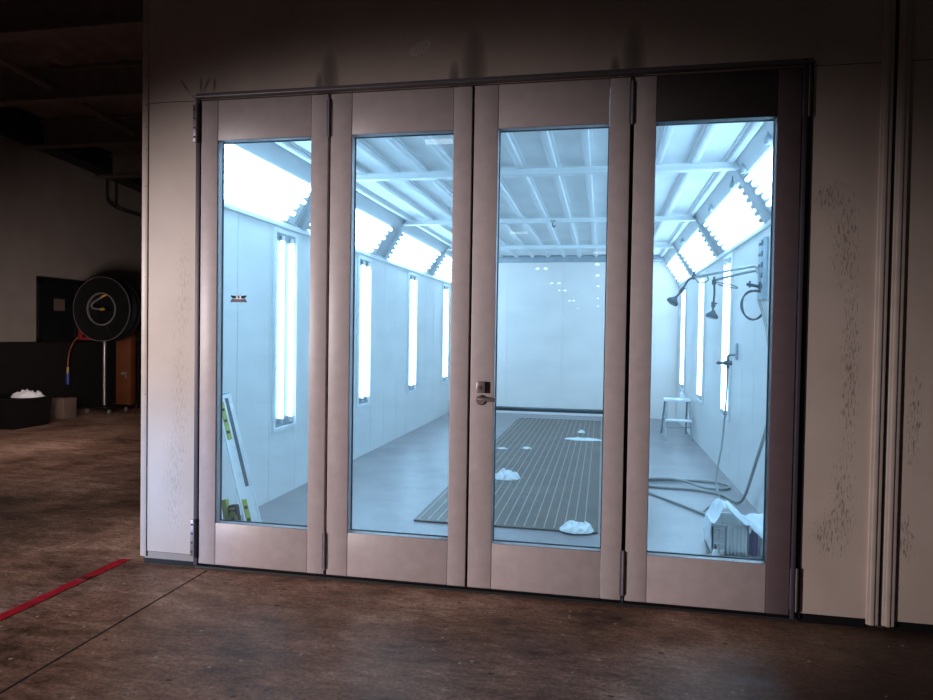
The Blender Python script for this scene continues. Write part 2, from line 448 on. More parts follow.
# winged emblem sticker on the first pane
em = empty('sticker', (.225, .0065, 1.46), 'small dark winged emblem sticker with a ring, stuck on the door glass', 'sticker')
e = MB()
e.prism([(-.048, .020), (-.044, .024), (-.016, .021), (-.012, .008), (-.034, .006)], .0006, Matrix.Translation((.225, .0060, 1.478)))
e.prism([(.048, .020), (.044, .024), (.016, .021), (.012, .008), (.034, .006)], .0006, Matrix.Translation((.225, .0060, 1.478)))
e.prism([(-.009, .030), (-.006, .022), (.006, .022), (.009, .030), (.011, .020), (.008, .006), (-.008, .006), (-.011, .020)], .0006, Matrix.Translation((.225, .0060, 1.478)))
e.build('wings', 'black', em, False)
MB().prism([(-.050, -.014), (-.036, -.008), (-.040, .004), (.040, .004), (.036, -.008), (.050, -.014), (.034, -.013), (-.034, -.013)], .0006, Matrix.Translation((.225, .0063, 1.478))).build('ribbon', 'maroon', em, False)
MB().lathe([(.007, 0), (.011, 0), (.011, .001), (.007, .001)], 20, Matrix.Translation((.225, .0062, 1.493)) @ Matrix.Rotation(math.pi/2, 4, 'X'), True).build('ring', 'chrome', em)

# ------------------------------------------------------------------ booth shell
def panel_wall(name, x, sgn, label):
    m = MB(); y = .05; edges = [.05, .5, .972, 1.442, 1.9]
    while edges[-1] < YB: edges.append(edges[-1] + .47)
    edges = [min(e, YB) for e in edges]
    for a, b in zip(edges[:-1], edges[1:]):
        if b-a < .02: continue
        m.box((min(x, x+sgn*.022), a+.0025, 0), (max(x, x+sgn*.022), b-.0025, 2.16), .0015)
    m.box((min(x+sgn*.006, x+sgn*.024), .05, 0), (max(x+sgn*.006, x+sgn*.024), YB, ZC))
    return struct(m.build(name, 'bwall', smooth=False), label, 'wall')
panel_wall('wall_left', XL, -1, 'white panelled booth wall the spirit levels stand in front of')
panel_wall('wall_right', XR, 1, 'white panelled booth wall carrying the hose arms')
m = MB()
for k in range(4):
    a = XL + k*(XR-XL)/4; b = a + (XR-XL)/4
    m.box((a+.003, YB, 0), (b-.003, YB+.04, ZC), .0015)
m.box((XL, YB+.008, 0), (XR, YB+.06, ZC))
struct(m.build('wall_back', 'bback', smooth=False), 'white end wall of the booth', 'wall')
struct(box('trim_10', (XL, YB-.10, 2.515), (XR, YB, ZC+.03), 'bgrey', None, .004), 'grey duct edge along the top of the end wall', 'trim')
struct(box('floor_inside', (XL, .09, -.02), (XR, YB, .006), 'bfloor'), 'grey concrete floor inside the booth', 'floor')
# ceiling filters, ribs, cross beams
m = MB().box((XL-.02, .05, ZC+.02), (XR+.02, YB, ZC+.06))
struct(m.build('ceiling', 'filt'), 'white filter ceiling of the booth', 'ceiling')
for k in range(-6, 7):
    x = 1.51 + k*.255
    struct(MB().box((x-.024, .06, ZC-.018), (x+.024, YB-.1, ZC+.021), .008).box((x-.045, .06, ZC+.010), (x+.045, YB-.1, ZC+.021)).build('beam_%d' % (k+7), 'bsteel'), None, None)
for k, y in enumerate((1.88, 4.13, 6.38)):
    struct(MB().box((XL+.2, y, ZC-.055), (XR-.2, y+.055, ZC-.012), .004).box((XL+.2, y-.012, ZC-.062), (XR-.2, y+.067, ZC-.052), .002).build('beam_%d' % (k+14), 'bsteel'), None, None)
# sloped corner panels along both walls
def sl(side, t, n=0):      # point on the sloped corner plane; n = inwards
    D = V((.26, 0, .44)); L = D.length; N = V((.44, 0, -.26))/L
    p = V((XL, 0, 2.16)) + D*t + N*n
    if side > 0: p.x = XL + XR - p.x
    return p
def slab(mb, side, t0, t1, n0, n1, y0, y1):
    b2 = bmesh.new()
    c = [sl(side, t0, n0), sl(side, t1, n0), sl(side, t1, n1), sl(side, t0, n1)]
    f = [b2.verts.new((p.x, y0, p.z)) for p in c]; g = [b2.verts.new((p.x, y1, p.z)) for p in c]
    b2.faces.new(f); b2.faces.new(g[::-1])
    for i in range(4): b2.faces.new((f[i], f[(i+1) % 4], g[(i+1) % 4], g[i]))
    mb._add(b2)
CP = paint('corner_panel', (.50, .52, .54), .4, var=.05, scale=4)
for side, nm in ((-1, 'left'), (1, 'right')):
    m = MB(); slab(m, side, -.02, 1.06, -.04, -.02, .06, YB)          # back sheet
    slab(m, side, -.02, .035, -.03, .012, .06, YB)                     # lower lip
    slab(m, side, .74, 1.06, -.03, .004, .06, YB)                      # upper strip
    for y in (1.93, 4.13, 6.33): slab(m, side, -.01, 1.0, -.03, .02, y, y+.09)
    struct(m.build('trim_%d' % (11 if side < 0 else 12), CP, smooth=False), 'white sloped corner panel above the %s' % ('wall lights behind the levels' if side < 0 else 'hose arms'), 'trim')
    # bottom cornice rail
    x = XL if side < 0 else XR
    struct(MB().box((min(x, x-side*.02), .06, 2.125), (max(x, x-side*.02), YB, 2.165), .003).build('trim_%d' % (13 if side < 0 else 14), 'bsteel'), None, None)
    wname = 'wall behind the spirit levels' if side < 0 else 'wall with the hose arms'
    for k in range(4):
        y0 = [.12, 2.08, 4.28, 6.48][k]; y1 = [1.62, 3.66, 5.95, 7.7][k]
        order = ['nearest the doors', 'second from the doors', 'third from the doors', 'next to the end wall'][k]
        o = empty('corner_light', (sl(side, .35).x, (y0+y1)/2, sl(side, .35).z), 'sloped tube bank above the %s, %s' % (wname, order), 'light', 'sloped corner lights')
        h = MB(); slab(h, side, .04, .73, -.02, -.012, y0-.1, y1+.22); h.build('reflector', 'refl', o, False)
        for j in range(6):
            p = sl(side, .09 + j*.115, .012)
            t1 = MB().cyl((p.x, y0 + .02*(j % 2), p.z), (p.x, y1 + .05*(j % 2) + .03*j, p.z), .017, 10).build('tube', 'tube', o)
            cy0, cy1 = y0 + .02*(j % 2), y1 + .05*(j % 2) + .03*j
            for ca, cb2 in ((cy0-.035, cy0), (cy1, cy1+.035)): MB().cyl((p.x, ca, p.z), (p.x, cb2, p.z), .019, 10).build('end_cap', 'cap', t1)
    for k in range(4):
        yc = ([1.685, 3.53, 5.40, 7.33] if side < 0 else [1.42, 3.53, 5.25, 7.12])[k]; h0, h1 = .56, 2.085
        order = ['nearest the doors', 'second from the doors', 'third from the doors', 'closest to the end wall'][k]
        o = empty('wall_light', (x, yc, h0), 'tall upright twin-tube light on the %s, %s' % (wname, order), 'light', 'upright wall lights')
        s = -side
        def bx(mb, d0, d1, ya, yb, za, zb, bev=0): mb.box((min(x+s*d0, x+s*d1), ya, za), (max(x+s*d0, x+s*d1), yb, zb), bev)
        f = MB(); bx(f, 0, .022, yc-.205, yc-.175, h0-.03, h1+.02, .003); bx(f, 0, .022, yc+.175, yc+.205, h0-.03, h1+.02, .003)
        bx(f, 0, .022, yc-.175, yc+.175, h0-.03, h0, .003); bx(f, 0, .022, yc-.175, yc+.175, h1-.01, h1+.02, .003); f.build('frame', 'bsteel', o, False)
        r = MB(); bx(r, .001, .004, yc-.175, yc+.175, h0, h1); r.build('reflector', 'bgrey', o, False)
        for dy in (-.085, .085):
            t1 = MB().cyl((x+s*.022, yc+dy, h0+.07), (x+s*.022, yc+dy, h1-.07), .017, 10).build('tube', 'tube', o)
            for ca, cb2 in ((h0+.03, h0+.07), (h1-.07, h1-.03)): MB().cyl((x+s*.022, yc+dy, ca), (x+s*.022, yc+dy, cb2), .018, 10).build('end_cap', 'cap', t1)

# ------------------------------------------------------------------ things in the booth
# floor grate
g = MB(); gx0, gx1, gy0, gy1 = .90, 2.14, 1.20, 7.3
x = gx0 + .02
while x < gx1 - .03:
    g.box((x+.003, gy0+.02, .006), (x+.067-.003, gy1-.02, .016)); x += .067
g = g.build('floor_grate', 'grate', None, False)
tag(g, 'long dark slatted grate set in the booth floor', 'grate')
f = MB()
f.box((gx0-.01, gy0, .005), (gx0+.02, gy1, .018)).box((gx1-.02, gy0, .005), (gx1+.01, gy1, .018)).box((gx0, gy0-.01, .005), (gx1, gy0+.02, .018)).box((gx0, gy1-.02, .005), (gx1, gy1+.01, .018))
f.build('frame', 'grate', g, False)
x = gx0 + .02; ln = MB()
while x < gx1 - .02:
    ln.box((x-.0035, gy0+.02, .006), (x+.0035, gy1-.02, .0185)); x += .067
ln.build('bearing_bar', 'bargrey', g, False)['kind'] = 'stuff'

# long spirit level leaning beside the first door
def frame_at(p0, p1, face):
    """matrix with local z along p0->p1, local -y towards face"""
    p0, p1 = V(p0), V(p1); z = (p1-p0).normalized(); y = -(V(face) - z*V(face).dot(z)).normalized(); xx = y.cross(z)
    return Matrix(((xx.x, y.x, z.x, p0.x), (xx.y, y.y, z.y, p0.y), (xx.z, y.z, z.z, p0.z), (0, 0, 0, 1)))
Lp0, Lp1 = (.275, .19, .017), (-.275, .70, .885)
Lm = frame_at(Lp0, Lp1, (.55, -1, .6)) @ Matrix.Diagonal((1.3, 1.15, 1, 1))
LEN = (V(Lp1)-V(Lp0)).length
lev = empty('spirit_level', Lp0, 'long silver spirit level with lime vials leaning against the booth wall', 'spirit level')
MB().box((-.034, -.012, 0), (.034, .012, LEN), .002, Lm).box((-.036, -.016, 0), (-.028, .016, LEN), .002, Lm).box((.028, -.016, 0), (.036, .016, LEN), .002, Lm).build('body', 'alu', lev, False)
MB().box((.004, -.0135, LEN*.40), (.020, -.0115, LEN*.97), .0005, Lm).build('groove', 'armdark', lev, False)
for za, zb in ((.70, .95), (.10, .33)):
    vv = MB().box((-.026, -.0155, LEN*za), (-.004, -.011, LEN*zb), .002, Lm).build('vial_window', 'lime', lev, False)
    q = MB()
    for k in range(3):
        z = LEN*(za + (zb-za)*(.15+.3*k)); q.box((-.022, -.0165, z), (-.008, -.015, z+.02), .001, Lm)
    q.build('vial', 'black', vv, False)
MB().box((-.036, -.016, -.008), (.036, .016, .004), .002, Lm).box((-.036, -.016, LEN-.004), (.036, .016, LEN+.008), .002, Lm).build('end_cap', 'panel', lev, False)
# short lime-and-black level standing next to it
Sm = Matrix.Translation((.085, .26, .006)) @ Matrix.Rotation(math.radians(-9), 4, 'Y')
sh = empty('spirit_level', (.085, .26, .006), 'short lime and black level standing at the foot of the long silver one', 'spirit level')
MB().box((-.012, -.02, 0), (.048, .02, .29), .012, Sm).build('body', 'black', sh)
MB().box((-.048, -.018, 0), (-.016, .018, .325), .004, Sm).build('side_rail', 'lime', sh)
MB().prism([(-.004, .16), (.040, .16), (.044, .22), (.030, .255), (.006, .255), (-.008, .22)], .004, Sm @ Matrix.Translation((0, -.0235, 0))).box((0, -.0235, .262), (.036, -.0195, .278), .001, Sm).box((-.004, -.0235, .02), (.040, -.0195, .13), .003, Sm).build('face_plate', 'lime', sh, False)
MB().lathe([(0, 0), (.013, 0), (.013, .004), (0, .004)], 18, Sm @ Matrix.Translation((.018, -.023, .205)) @ Matrix.Rotation(math.pi/2, 4, 'X')).build('vial', 'black', sh)

# papers on the grate
def crumple(name, cx, cy, sx, sy, h, label, cat, z0=.019, n=10, mat='paper', rot=0, seed=1):
    rnd = random.Random(seed); b = bmesh.new()
    top = {}
    for i in range(n+1):
        for j in range(n+1):
            u, v = i/n*2-1, j/n*2-1
            # map square to disc for a ragged round outline
            a, c = u*math.sqrt(max(0, 1-v*v/2)), v*math.sqrt(max(0, 1-u*u/2))
            r = min(1, math.hypot(a, c))
            z = h*(1-r**2)**.6*(0.35+.95*rnd.random()) if r < 1 else 0
            k = 1 + .12*(rnd.random()-.5)
            x, y = a*sx*k, c*sy*k
            top[i, j] = b.verts.new((cx+x*math.cos(rot)-y*math.sin(rot), cy+x*math.sin(rot)+y*math.cos(rot), z0+.003+max(0, z)))
    for i in range(n):
        for j in range(n): b.faces.new((top[i, j], top[i+1, j], top[i+1, j+1], top[i, j+1]))
    r = bmesh.ops.extrude_face_region(b, geom=b.faces[:])
    for v in [g for g in r['geom'] if isinstance(g, bmesh.types.BMVert)]: v.co.z = max(z0, v.co.z-.003)
    mb = MB(); mb._add(b)
    o = mb.build(name, mat, None, False, (cx, cy, z0))
    return tag(o, label, cat)
crumple('crumpled_paper', 1.325, 2.74, .125, .10, .07, 'crumpled white paper on the grate below the push bar', 'paper', seed=3)
crumple('paper_strip', 1.94, 5.28, .225, .10, .02, 'long flat white sheet far back on the grate', 'paper', seed=4)
crumple('crumpled_bag', 2.01, 1.21, .115, .09, .055, 'white crumpled bag at the near edge of the grate', 'bag', seed=8, n=8)
crumple('paper_scrap', 1.06, 4.33, .06, .05, .012, 'thin white scrap on the grate, near its edge by the lever side', 'paper', seed=5, n=5)
crumple('paper_scrap', 1.33, 4.40, .055, .04, .02, 'thin white scrap towards the middle of the grate', 'paper', seed=6, n=5)
crumple('tape_bits', 1.90, 5.95, .05, .08, .03, 'wispy white bit standing behind the long flat sheet', 'paper', seed=9, n=5)

# step stool at the back
st = empty('step_stool', (3.13, 6.0, .006), 'pale metal step stool far back against the booth wall', 'stool')
MB().box((2.955, 5.83, .485), (3.285, 6.08, .515), .006).build('top_step', 'bsteel', st)
MB().box((2.965, 5.66, .24), (3.285, 5.82, .262), .005).build('lower_step', 'bsteel', st)
for (a, b) in (((2.965, 5.62, .006), (2.985, 5.86, .49)), ((3.285, 5.62, .006), (3.265, 5.86, .49)), ((2.965, 6.32, .006), (2.985, 6.05, .49)), ((3.285, 6.32, .006), (3.265, 6.05, .49))):
    MB().tube([a, b], .014, 10, False).build('leg', 'arm', st)
MB().tube([(2.972, 5.70, .17), (3.278, 5.70, .17)], .009, 8, False).tube([(2.975, 6.22, .2), (3.275, 6.22, .2)], .009, 8, False).tube([(2.975, 5.74, .25), (2.975, 6.2, .25)], .008, 8, False).tube([(3.275, 5.74, .25), (3.275, 6.2, .25)], .008, 8, False).build('brace', 'arm', st)
bt = MB().lathe([(0, 0), (.03, 0), (.032, .01), (.032, .065), (.012, .085), (.012, .1), (0, .1)], 18, Matrix.Translation((3.185, 5.95, .515))).build('bottle', 'crate', None, True, (3.185, 5.95, .515))
tag(bt, 'small white bottle standing on the step stool', 'bottle')

# wall plate for the hose arms
pl = MB().box((3.300, 1.97, 1.60), (XR, 2.17, 2.06), .004).build('mounting_plate', 'panel', None, True, (3.315, 2.07, 1.6))
tag(pl, 'pale slotted steel plate on the booth wall behind the hose arms', 'mounting plate')
h = MB()
for z in (1.68, 1.76, 1.84, 1.92, 2.0): h.box((3.294, 2.0, z), (3.303, 2.045, z+.04), .002).box((3.294, 2.08, z+.01), (3.303, 2.13, z+.03), .002)
h.build('slot', 'armdark', pl, False)
# two jointed arms with shower-like nozzle heads
def arm(pipe, joint, loop, drop, face, label):
    o = empty('swing_arm', pipe[0], label, 'air gun arm', 'jointed nozzle arms')
    MB().tube(pipe, .0105, 12).build('pipe', 'arm', o)
    j = MB().cyl(V(joint)-V((0, 0, .018)), V(joint)+V((0, 0, .022)), .017, 14, bev=.003).cyl(V(joint)+V((0, 0, .022)), V(joint)+V((0, 0, .045)), .008, 10).build('joint', 'armdark', o)
    MB().tube(loop, .0055, 8).build('hose_loop', 'hose', o)
    d = MB().tube(drop, .0085, 10)
    k = V(drop[len(drop)//2]); dr = (V(drop[-1])-V(drop[0])).normalized()
    d.cyl(k-dr*.022, k+dr*.022, .016, 12).cyl(k+V((0, 0, .004)), k+V((.028, -.005, .01)), .006, 8)
    d.build('drop_pipe', 'armdark', o)
    fz = V(face).normalized(); p = V(drop[-1])
    q = V((0, 0, 1)).rotation_difference(fz).to_matrix().to_4x4()
    hd = MB().lathe([(0, -.022), (.012, -.022), (.020, -.008), (.043, .012), (.047, .02), (.047, .034), (.043, .038), (0, .038)], 24, Matrix.Translation(p) @ q).build('nozzle_head', 'armdark', o)
    MB().lathe([(0, .0375), (.037, .0375), (.037, .041), (0, .041)], 20, Matrix.Translation(p) @ q).build('face_plate', 'arm', hd)
    return o
arm([(3.305, 2.10, 1.735), (3.300, 2.12, 1.80), (3.285, 2.15, 1.852), (3.235, 2.18, 1.858), (2.902, 2.20, 1.792), (2.842, 2.20, 1.785)], (2.842, 2.20, 1.783),
    [(2.842, 2.19, 1.80), (2.87, 2.18, 1.745), (2.92, 2.18, 1.742), (2.95, 2.19, 1.765), (2.93, 2.2, 1.80)],
    [(2.835, 2.20, 1.78), (2.797, 2.20, 1.755), (2.756, 2.20, 1.683), (2.70, 2.20, 1.61)], (-.55, -.1, -.8), 'jointed nozzle arm reaching farthest out from the booth wall')
arm([(3.305, 2.06, 1.715), (3.302, 2.08, 1.765), (3.29, 2.11, 1.808), (3.255, 2.14, 1.822), (3.019, 2.20, 1.765), (2.99, 2.2, 1.748)], (2.992, 2.20, 1.742),
    [(2.995, 2.19, 1.745), (3.06, 2.19, 1.735), (3.145, 2.19, 1.712), (3.158, 2.19, 1.697), (3.09, 2.19, 1.707), (3.02, 2.19, 1.725)],
    [(2.992, 2.20, 1.735), (2.996, 2.20, 1.66), (2.99, 2.20, 1.57), (2.988, 2.20, 1.505)], (-.25, -.1, -1), 'shorter jointed nozzle arm with its head hanging straight down')
# valve on the plate and coiled hose hung below it
cv = empty('coiled_hose', (3.29, 2.05, 1.66), 'dark hose coiled in rings below the mounting plate', 'hose')
co = MB(); pts = []
for k in range(0, 49):
    a = math.pi/2 + k/48*4*math.pi; rr = .1 + .004*math.sin(k*.7)
    pts.append((3.262 + rr*.88*math.cos(a) + .006*math.sin(k*.3), 2.10 + .012*math.cos(k*.26), 1.565 + rr*1.08*math.sin(a)))
co.tube(pts, .0065, 8, True, 2).build('coil', 'armdark', cv)
MB().cyl((3.29, 2.06, 1.70), (3.20, 2.03, 1.715), .012, 12).cyl((3.22, 2.035, 1.69), (3.22, 2.035, 1.74), .007, 10).cyl((3.30, 2.06, 1.655), (3.30, 2.06, 1.735), .014, 12).build('tap', 'armdark', cv)

# valve with hose on the wall
va = empty('air_valve', (3.32, 3.04, 1.14), 'grey pipe outlet valve on the booth wall with a hose hanging from it', 'valve')
MB().box((3.31, 3.015, 1.12), (XR, 3.065, 1.27), .006).build('wall_plate', 'panel', va)
MB().tube([(3.318, 3.05, 1.164), (3.275, 3.05, 1.166), (3.252, 3.05, 1.15), (3.251, 3.05, 1.10)], .0115, 12).build('elbow_pipe', 'arm', va)
MB().cyl((3.285, 3.05, 1.092), (3.215, 3.05, 1.092), .022, 16, bev=.004).cyl((3.251, 3.05, 1.12), (3.251, 3.05, 1.045), .014, 14).build('valve_body', 'armdark', va)
MB().cyl((3.215, 3.05, 1.092), (3.155, 3.05, 1.092), .012, 12).box((3.17, 3.045, 1.075), (3.178, 3.055, 1.112), .002).build('knob', 'armdark', va)
MB().tube([(3.251, 3.05, 1.045), (3.248, 3.05, .85), (3.235, 3.04, .62), (3.205, 2.98, .36), (3.165, 2.90, .20), (3.135, 2.78, .06), (3.13, 2.62, .017), (3.11, 2.44, .014), (3.02, 2.20, .014), (2.955, 2.07, .014), (2.93, 1.99, .014), (2.95, 1.93, .014)], .0085, 10).build('hose', 'hose', va)
# long hose from the plate over the floor
lh = MB().tube([(3.30, 2.10, 1.60), (3.29, 1.75, 1.35), (3.275, 1.52, .95), (3.262, 1.57, .72), (3.25, 1.83, .42), (3.245, 2.10, .15), (3.235, 2.26, .04), (3.20, 2.36, .018), (3.15, 2.55, .018), (3.0, 2.68, .018), (2.85, 2.72, .018), (2.6, 2.74, .018), (2.43, 2.82, .018),
                (2.42, 2.95, .018), (2.62, 3.02, .02), (2.89, 3.08, .02), (3.15, 3.06, .02), (3.265, 2.93, .02), (3.2, 2.78, .02), (3.04, 2.78, .024), (2.88, 2.98, .034), (2.72, 3.03, .036), (2.45, 2.90, .036), (2.40, 2.66, .036), (2.58, 2.44, .018), (2.79, 2.10, .018), (2.95, 1.80, .018)], .0115, 10)
tag(lh.build('air_hose', 'hose', None, True, (3.2, 2.3, .018)), 'long grey hose drooping from the wall plate and looping over the floor', 'hose')

# white crate with ribs and slots
cr = empty('plastic_crate', (2.93, 1.03, .006), 'white ribbed plastic crate on the floor against the booth wall', 'crate')
b = MB(); x0, x1, y0, y1, zz = 2.825, 3.035, .94, 1.22, .195
b.box((x0, y0+.006, .006), (x1, y1, .016)).box((x0+.002, y0+.004, .006), (x1-.002, y0+.007, zz)).box((x0, y1-.008, .006), (x1, y1, zz)).box((x1-.008, y0, .006), (x1, y1, zz)).box((x0, y0, .006), (x0+.008, y1, zz))
b.box((x0-.004, y0-.004, zz-.018), (x1+.004, y0+.01, zz), .002).box((x0, y0, .006), (x1, y0+.008, .03)).box((x0+.078, y0, .006), (x1, y0+.006, zz))
for k in range(4):
    zq = .03 + k*.045; b.box((x0, y0, zq+.03), (x0+.08, y0+.007, zq+.042))
for xx in (x0, x0+.036, x0+.074): b.box((xx, y0, .006), (xx+.010, y0+.008, zz))
for k in range(6):
    xx = x0+.09+k*.021; b.box((xx, y0-.006, .012), (xx+.007, y0+.002, zz-.015), .001)
b.build('body', 'crate', cr, False)
# blue-white plastic sheet thrown over the crate
def sheet():
    rnd = random.Random(2); b = bmesh.new(); nx, ny = 22, 10; g = {}
    prof = [(2.795, .10), (2.815, .17), (2.84, .215), (2.865, .25), (2.885, .305), (2.91, .290), (2.94, .262), (2.965, .236), (3.0, .216), (3.04, .208), (3.08, .196), (3.12, .175), (3.17, .215), (3.20, .235)]
    for i in range(nx+1):
        t = i/nx*(len(prof)-1); k = min(int(t), len(prof)-2); f = t-k
        px = prof[k][0]*(1-f)+prof[k+1][0]*f; pz = prof[k][1]*(1-f)+prof[k+1][1]*f
        for j in range(ny+1):
            v = j/ny
            lift = (.03*math.sin(i*.9+v*4)*v + .05*v*(1-v)*(1 if i % 4 < 2 else .3)) + .004*rnd.random()
            fold = -.07*(1-v)**2*max(0, (px-2.98))/.15 - (.01*(1-v) if px < 2.9 else 0)
            g[i, j] = b.verts.new((px, .915 + v*.25 + .01*math.sin(i*1.3), max(.2 if 2.815 < px < 3.05 else .03, pz + lift + fold)))
    for i in range(nx):
        for j in range(ny): b.faces.new((g[i, j], g[i+1, j], g[i+1, j+1], g[i, j+1]))
    r = bmesh.ops.extrude_face_region(b, geom=b.faces[:])
    for v in [q for q in r['geom'] if isinstance(q, bmesh.types.BMVert)]: v.co.z += .003
    mb = MB(); mb._add(b); return mb
tag(sheet().build('plastic_sheet', 'sheet', None, True, (3.0, 1.0, .2)), 'pale blue plastic sheet thrown over the white crate', 'sheet')
bo = empty('bottle', (3.073, .99, .006), 'purple bottle on the floor beside the white crate', 'bottle')
MB().lathe([(0, 0), (.024, 0), (.026, .01), (.026, .12), (.012, .145), (0, .145)], 18, Matrix.Translation((3.073, .99, .006))).build('body', 'purple', bo)
MB().cyl((3.073, .99, .15), (3.073, .99, .172), .012, 14).build('cap', 'black', bo)
jg = empty('jug', (3.135, .99, .006), 'white jug on the floor between the purple bottle and the booth wall', 'jug')
MB().box((3.107, .95, .006), (3.163, 1.04, .13), .012).build('body', 'crate', jg)
MB().cyl((3.135, .99, .13), (3.135, .99, .155), .014, 14).build('cap', 'panel', jg)
nb = empty('squeeze_bottle', (2.836, .87, .006), 'tiny white cone bottle with a reddish tip in front of the crate', 'bottle')
MB().lathe([(0, 0), (.026, 0), (.026, .02), (.014, .045), (.008, .058), (0, .058)], 16, Matrix.Translation((2.836, .87, .006))).build('body', 'crate', nb)
MB().lathe([(.009, 0), (.0095, .01), (.004, .028), (0, .03)], 12, Matrix.Translation((2.836, .87, .062))).build('tip', 'maroon', nb)
# small nozzles along the upper corner
NL = ['closest to the doors', 'second from the doors', 'third from the doors', 'fourth from the doors', 'farthest from the doors']
for k, (y, z) in enumerate(((1.0, 2.47), (1.75, 2.47), (2.15, 2.45), (3.25, 2.47), (5.5, 2.47))):
    o = empty('ceiling_nozzle', (3.10, y, z), 'small hanging nozzle high above the hose arms, %s' % NL[k], 'nozzle', 'nozzles along the upper corner')
    MB().cyl((3.10, y, z+.06), (3.10, y, z+.135), .007, 10).build('stem', 'bgrey', o)
    MB().lathe([(0, 0), (.018, .004), (.024, .02), (.02, .045), (.008, .062), (0, .062)], 14, Matrix.Translation((3.10, y, z))).build('head', 'bgrey', o)
o = empty('ceiling_hook', (1.60, 4.15, 2.50), 'small dark hook hanging from the middle ceiling beam', 'hook')
MB().tube([(1.60, 4.125, 2.545), (1.60, 4.12, 2.505), (1.615, 4.12, 2.488), (1.63, 4.12, 2.505)], .006, 8).build('hook', 'armdark', o)
MB().box((1.575, 4.10, 2.548), (1.63, 4.20, 2.556), .002).build('clip', 'armdark', o)

# ------------------------------------------------------------------ shop seen past the end of the booth
SX = -6.3
struct(box('wall_side', (SX-.15, 3.0, 0), (SX, 14, 4.6), 'side'), 'dim grey shop wall beyond the booth', 'wall')
struct(box('wall_far', (-9, 13.9, 0), (9, 14.05, 5), 'side'), None, None)
struct(box('baseboard_side', (SX, 3.0, 0), (SX+.02, 14, 1.10), 'wains'), 'black lower wall beyond the booth', 'baseboard')
struct(box('pillar', (SX, 4.3, 0), (SX+.22, 4.62, 4.4), 'beam'), 'dark pillar on the dim shop wall', 'pillar')
wd = empty('window_1', (SX, 6.3, 1.1), 'black framed window in the dim shop wall', 'window', None, 'structure')
wf = MB()
for a, b in (((5.59, 1.08), (7.3, 1.14)), ((5.59, 2.02), (7.3, 2.09)), ((5.59, 1.1), (5.66, 2.06)), ((6.35, 1.1), (6.42, 2.06)), ((7.23, 1.1), (7.3, 2.06))): wf.box((SX, a[0], a[1]), (SX+.05, b[0], b[1]), .004)
wf.build('window_frame', 'black', wd, False)
box('pane', (SX+.004, 5.6, 1.1), (SX+.012, 7.29, 2.07), 'winpane', wd)
tag(MB().box((SX+.014, 5.92, 1.585), (SX+.018, 6.14, 1.77)).build('notice_sheet', 'card', None, True, (SX+.016, 6.03, 1.6)), 'plain pale sheet stuck on the black framed window', 'notice')
# sloping roof with beams
def zr(y): return 4.58 - .08*(y-2.5)
b = bmesh.new()
n = 110; up = []
r = MB()
for (xa, xb) in ((-9, -.4),):
    vs = []
    for k in range(n+1):
        x = xa + (xb-xa)*k/n; dz = .0 if k % 4 < 2 else .035
        vs.append([b.verts.new((x, y, zr(y)+dz+t)) for y, t in ((-6, 0), (14, 0))])
    for k in range(n): b.faces.new((vs[k][0], vs[k+1][0], vs[k+1][1], vs[k][1]))
q = bmesh.ops.extrude_face_region(b, geom=b.faces[:])
for v in [g for g in q['geom'] if isinstance(g, bmesh.types.BMVert)]: v.co.z += .1
r._add(b)
struct(r.build('roof', 'deck', None, False), 'dark ribbed roof deck over the shop', 'roof')
for k in range(7):
    y = -.4 + 1.45*k; z = zr(y)
    struct(MB().box((-9, y-.012, z-.36), (-.45, y+.012, z)).box((-9, y-.085, z-.375), (-.45, y+.085, z-.355)).box((-9, y-.085, z-.03), (-.45, y+.085, z)).build('beam_%d' % (k+20), 'beam', None, False), None, None)
# pipe running down the roof slope
def pz(y): return 4.301 - .08*(y-3.175)
pp = MB().tube([(-4.5, -2, pz(-2)), (-4.5, 13.5, pz(13.5))], .045, 12, False)
pp = tag(pp.build('ceiling_pipe', 'beam', None, True, (-4.5, 3, 4.3)), 'dark pipe slung under the roof beams', 'pipe')
hp = MB()
for y in (1.05, 2.5, 3.95, 5.4, 6.85): hp.cyl((-4.5, y, pz(y)+.03), (-4.5, y, zr(y)-.36), .008, 6)
hp.build('hanger_rod', 'dark', pp)
eb = MB()
b = bmesh.new()
c = [(SX+.001, 3.0), (SX+.001, 13.8)]
f = []
for y in (3.0, 13.8):
    z = 4.02 - .067*(y-5.37)
    f.append([b.verts.new((xx, y, zz)) for xx, zz in ((SX+.002, z), (SX+.32, z), (SX+.32, z+.34), (SX+.002, z+.34))])
b.faces.new(f[0]); b.faces.new(f[1][::-1])
for i in range(4): b.faces.new((f[0][i], f[0][(i+1) % 4], f[1][(i+1) % 4], f[1][i]))
eb._add(b); struct(eb.build('beam_30', 'dark', None, False), 'dark beam along the top of the dim shop wall', 'beam')
cb = MB().tube([(-6.2, 6.98, 3.9), (-6.2, 6.98, 3.54), (-6.2, 7.13, 3.44), (-6.2, 7.41, 3.40), (-6.2, 8.3, 3.38)], .014, 8)
cb.tube([(-6.2, 7.2, 3.9), (-6.2, 7.2, 3.43)], .012, 8, False)
tag(cb.build('conduit', 'dark', None, True, (-6.2, 6.3, 3.3)), 'dark bent conduit under the wall beam', 'conduit')

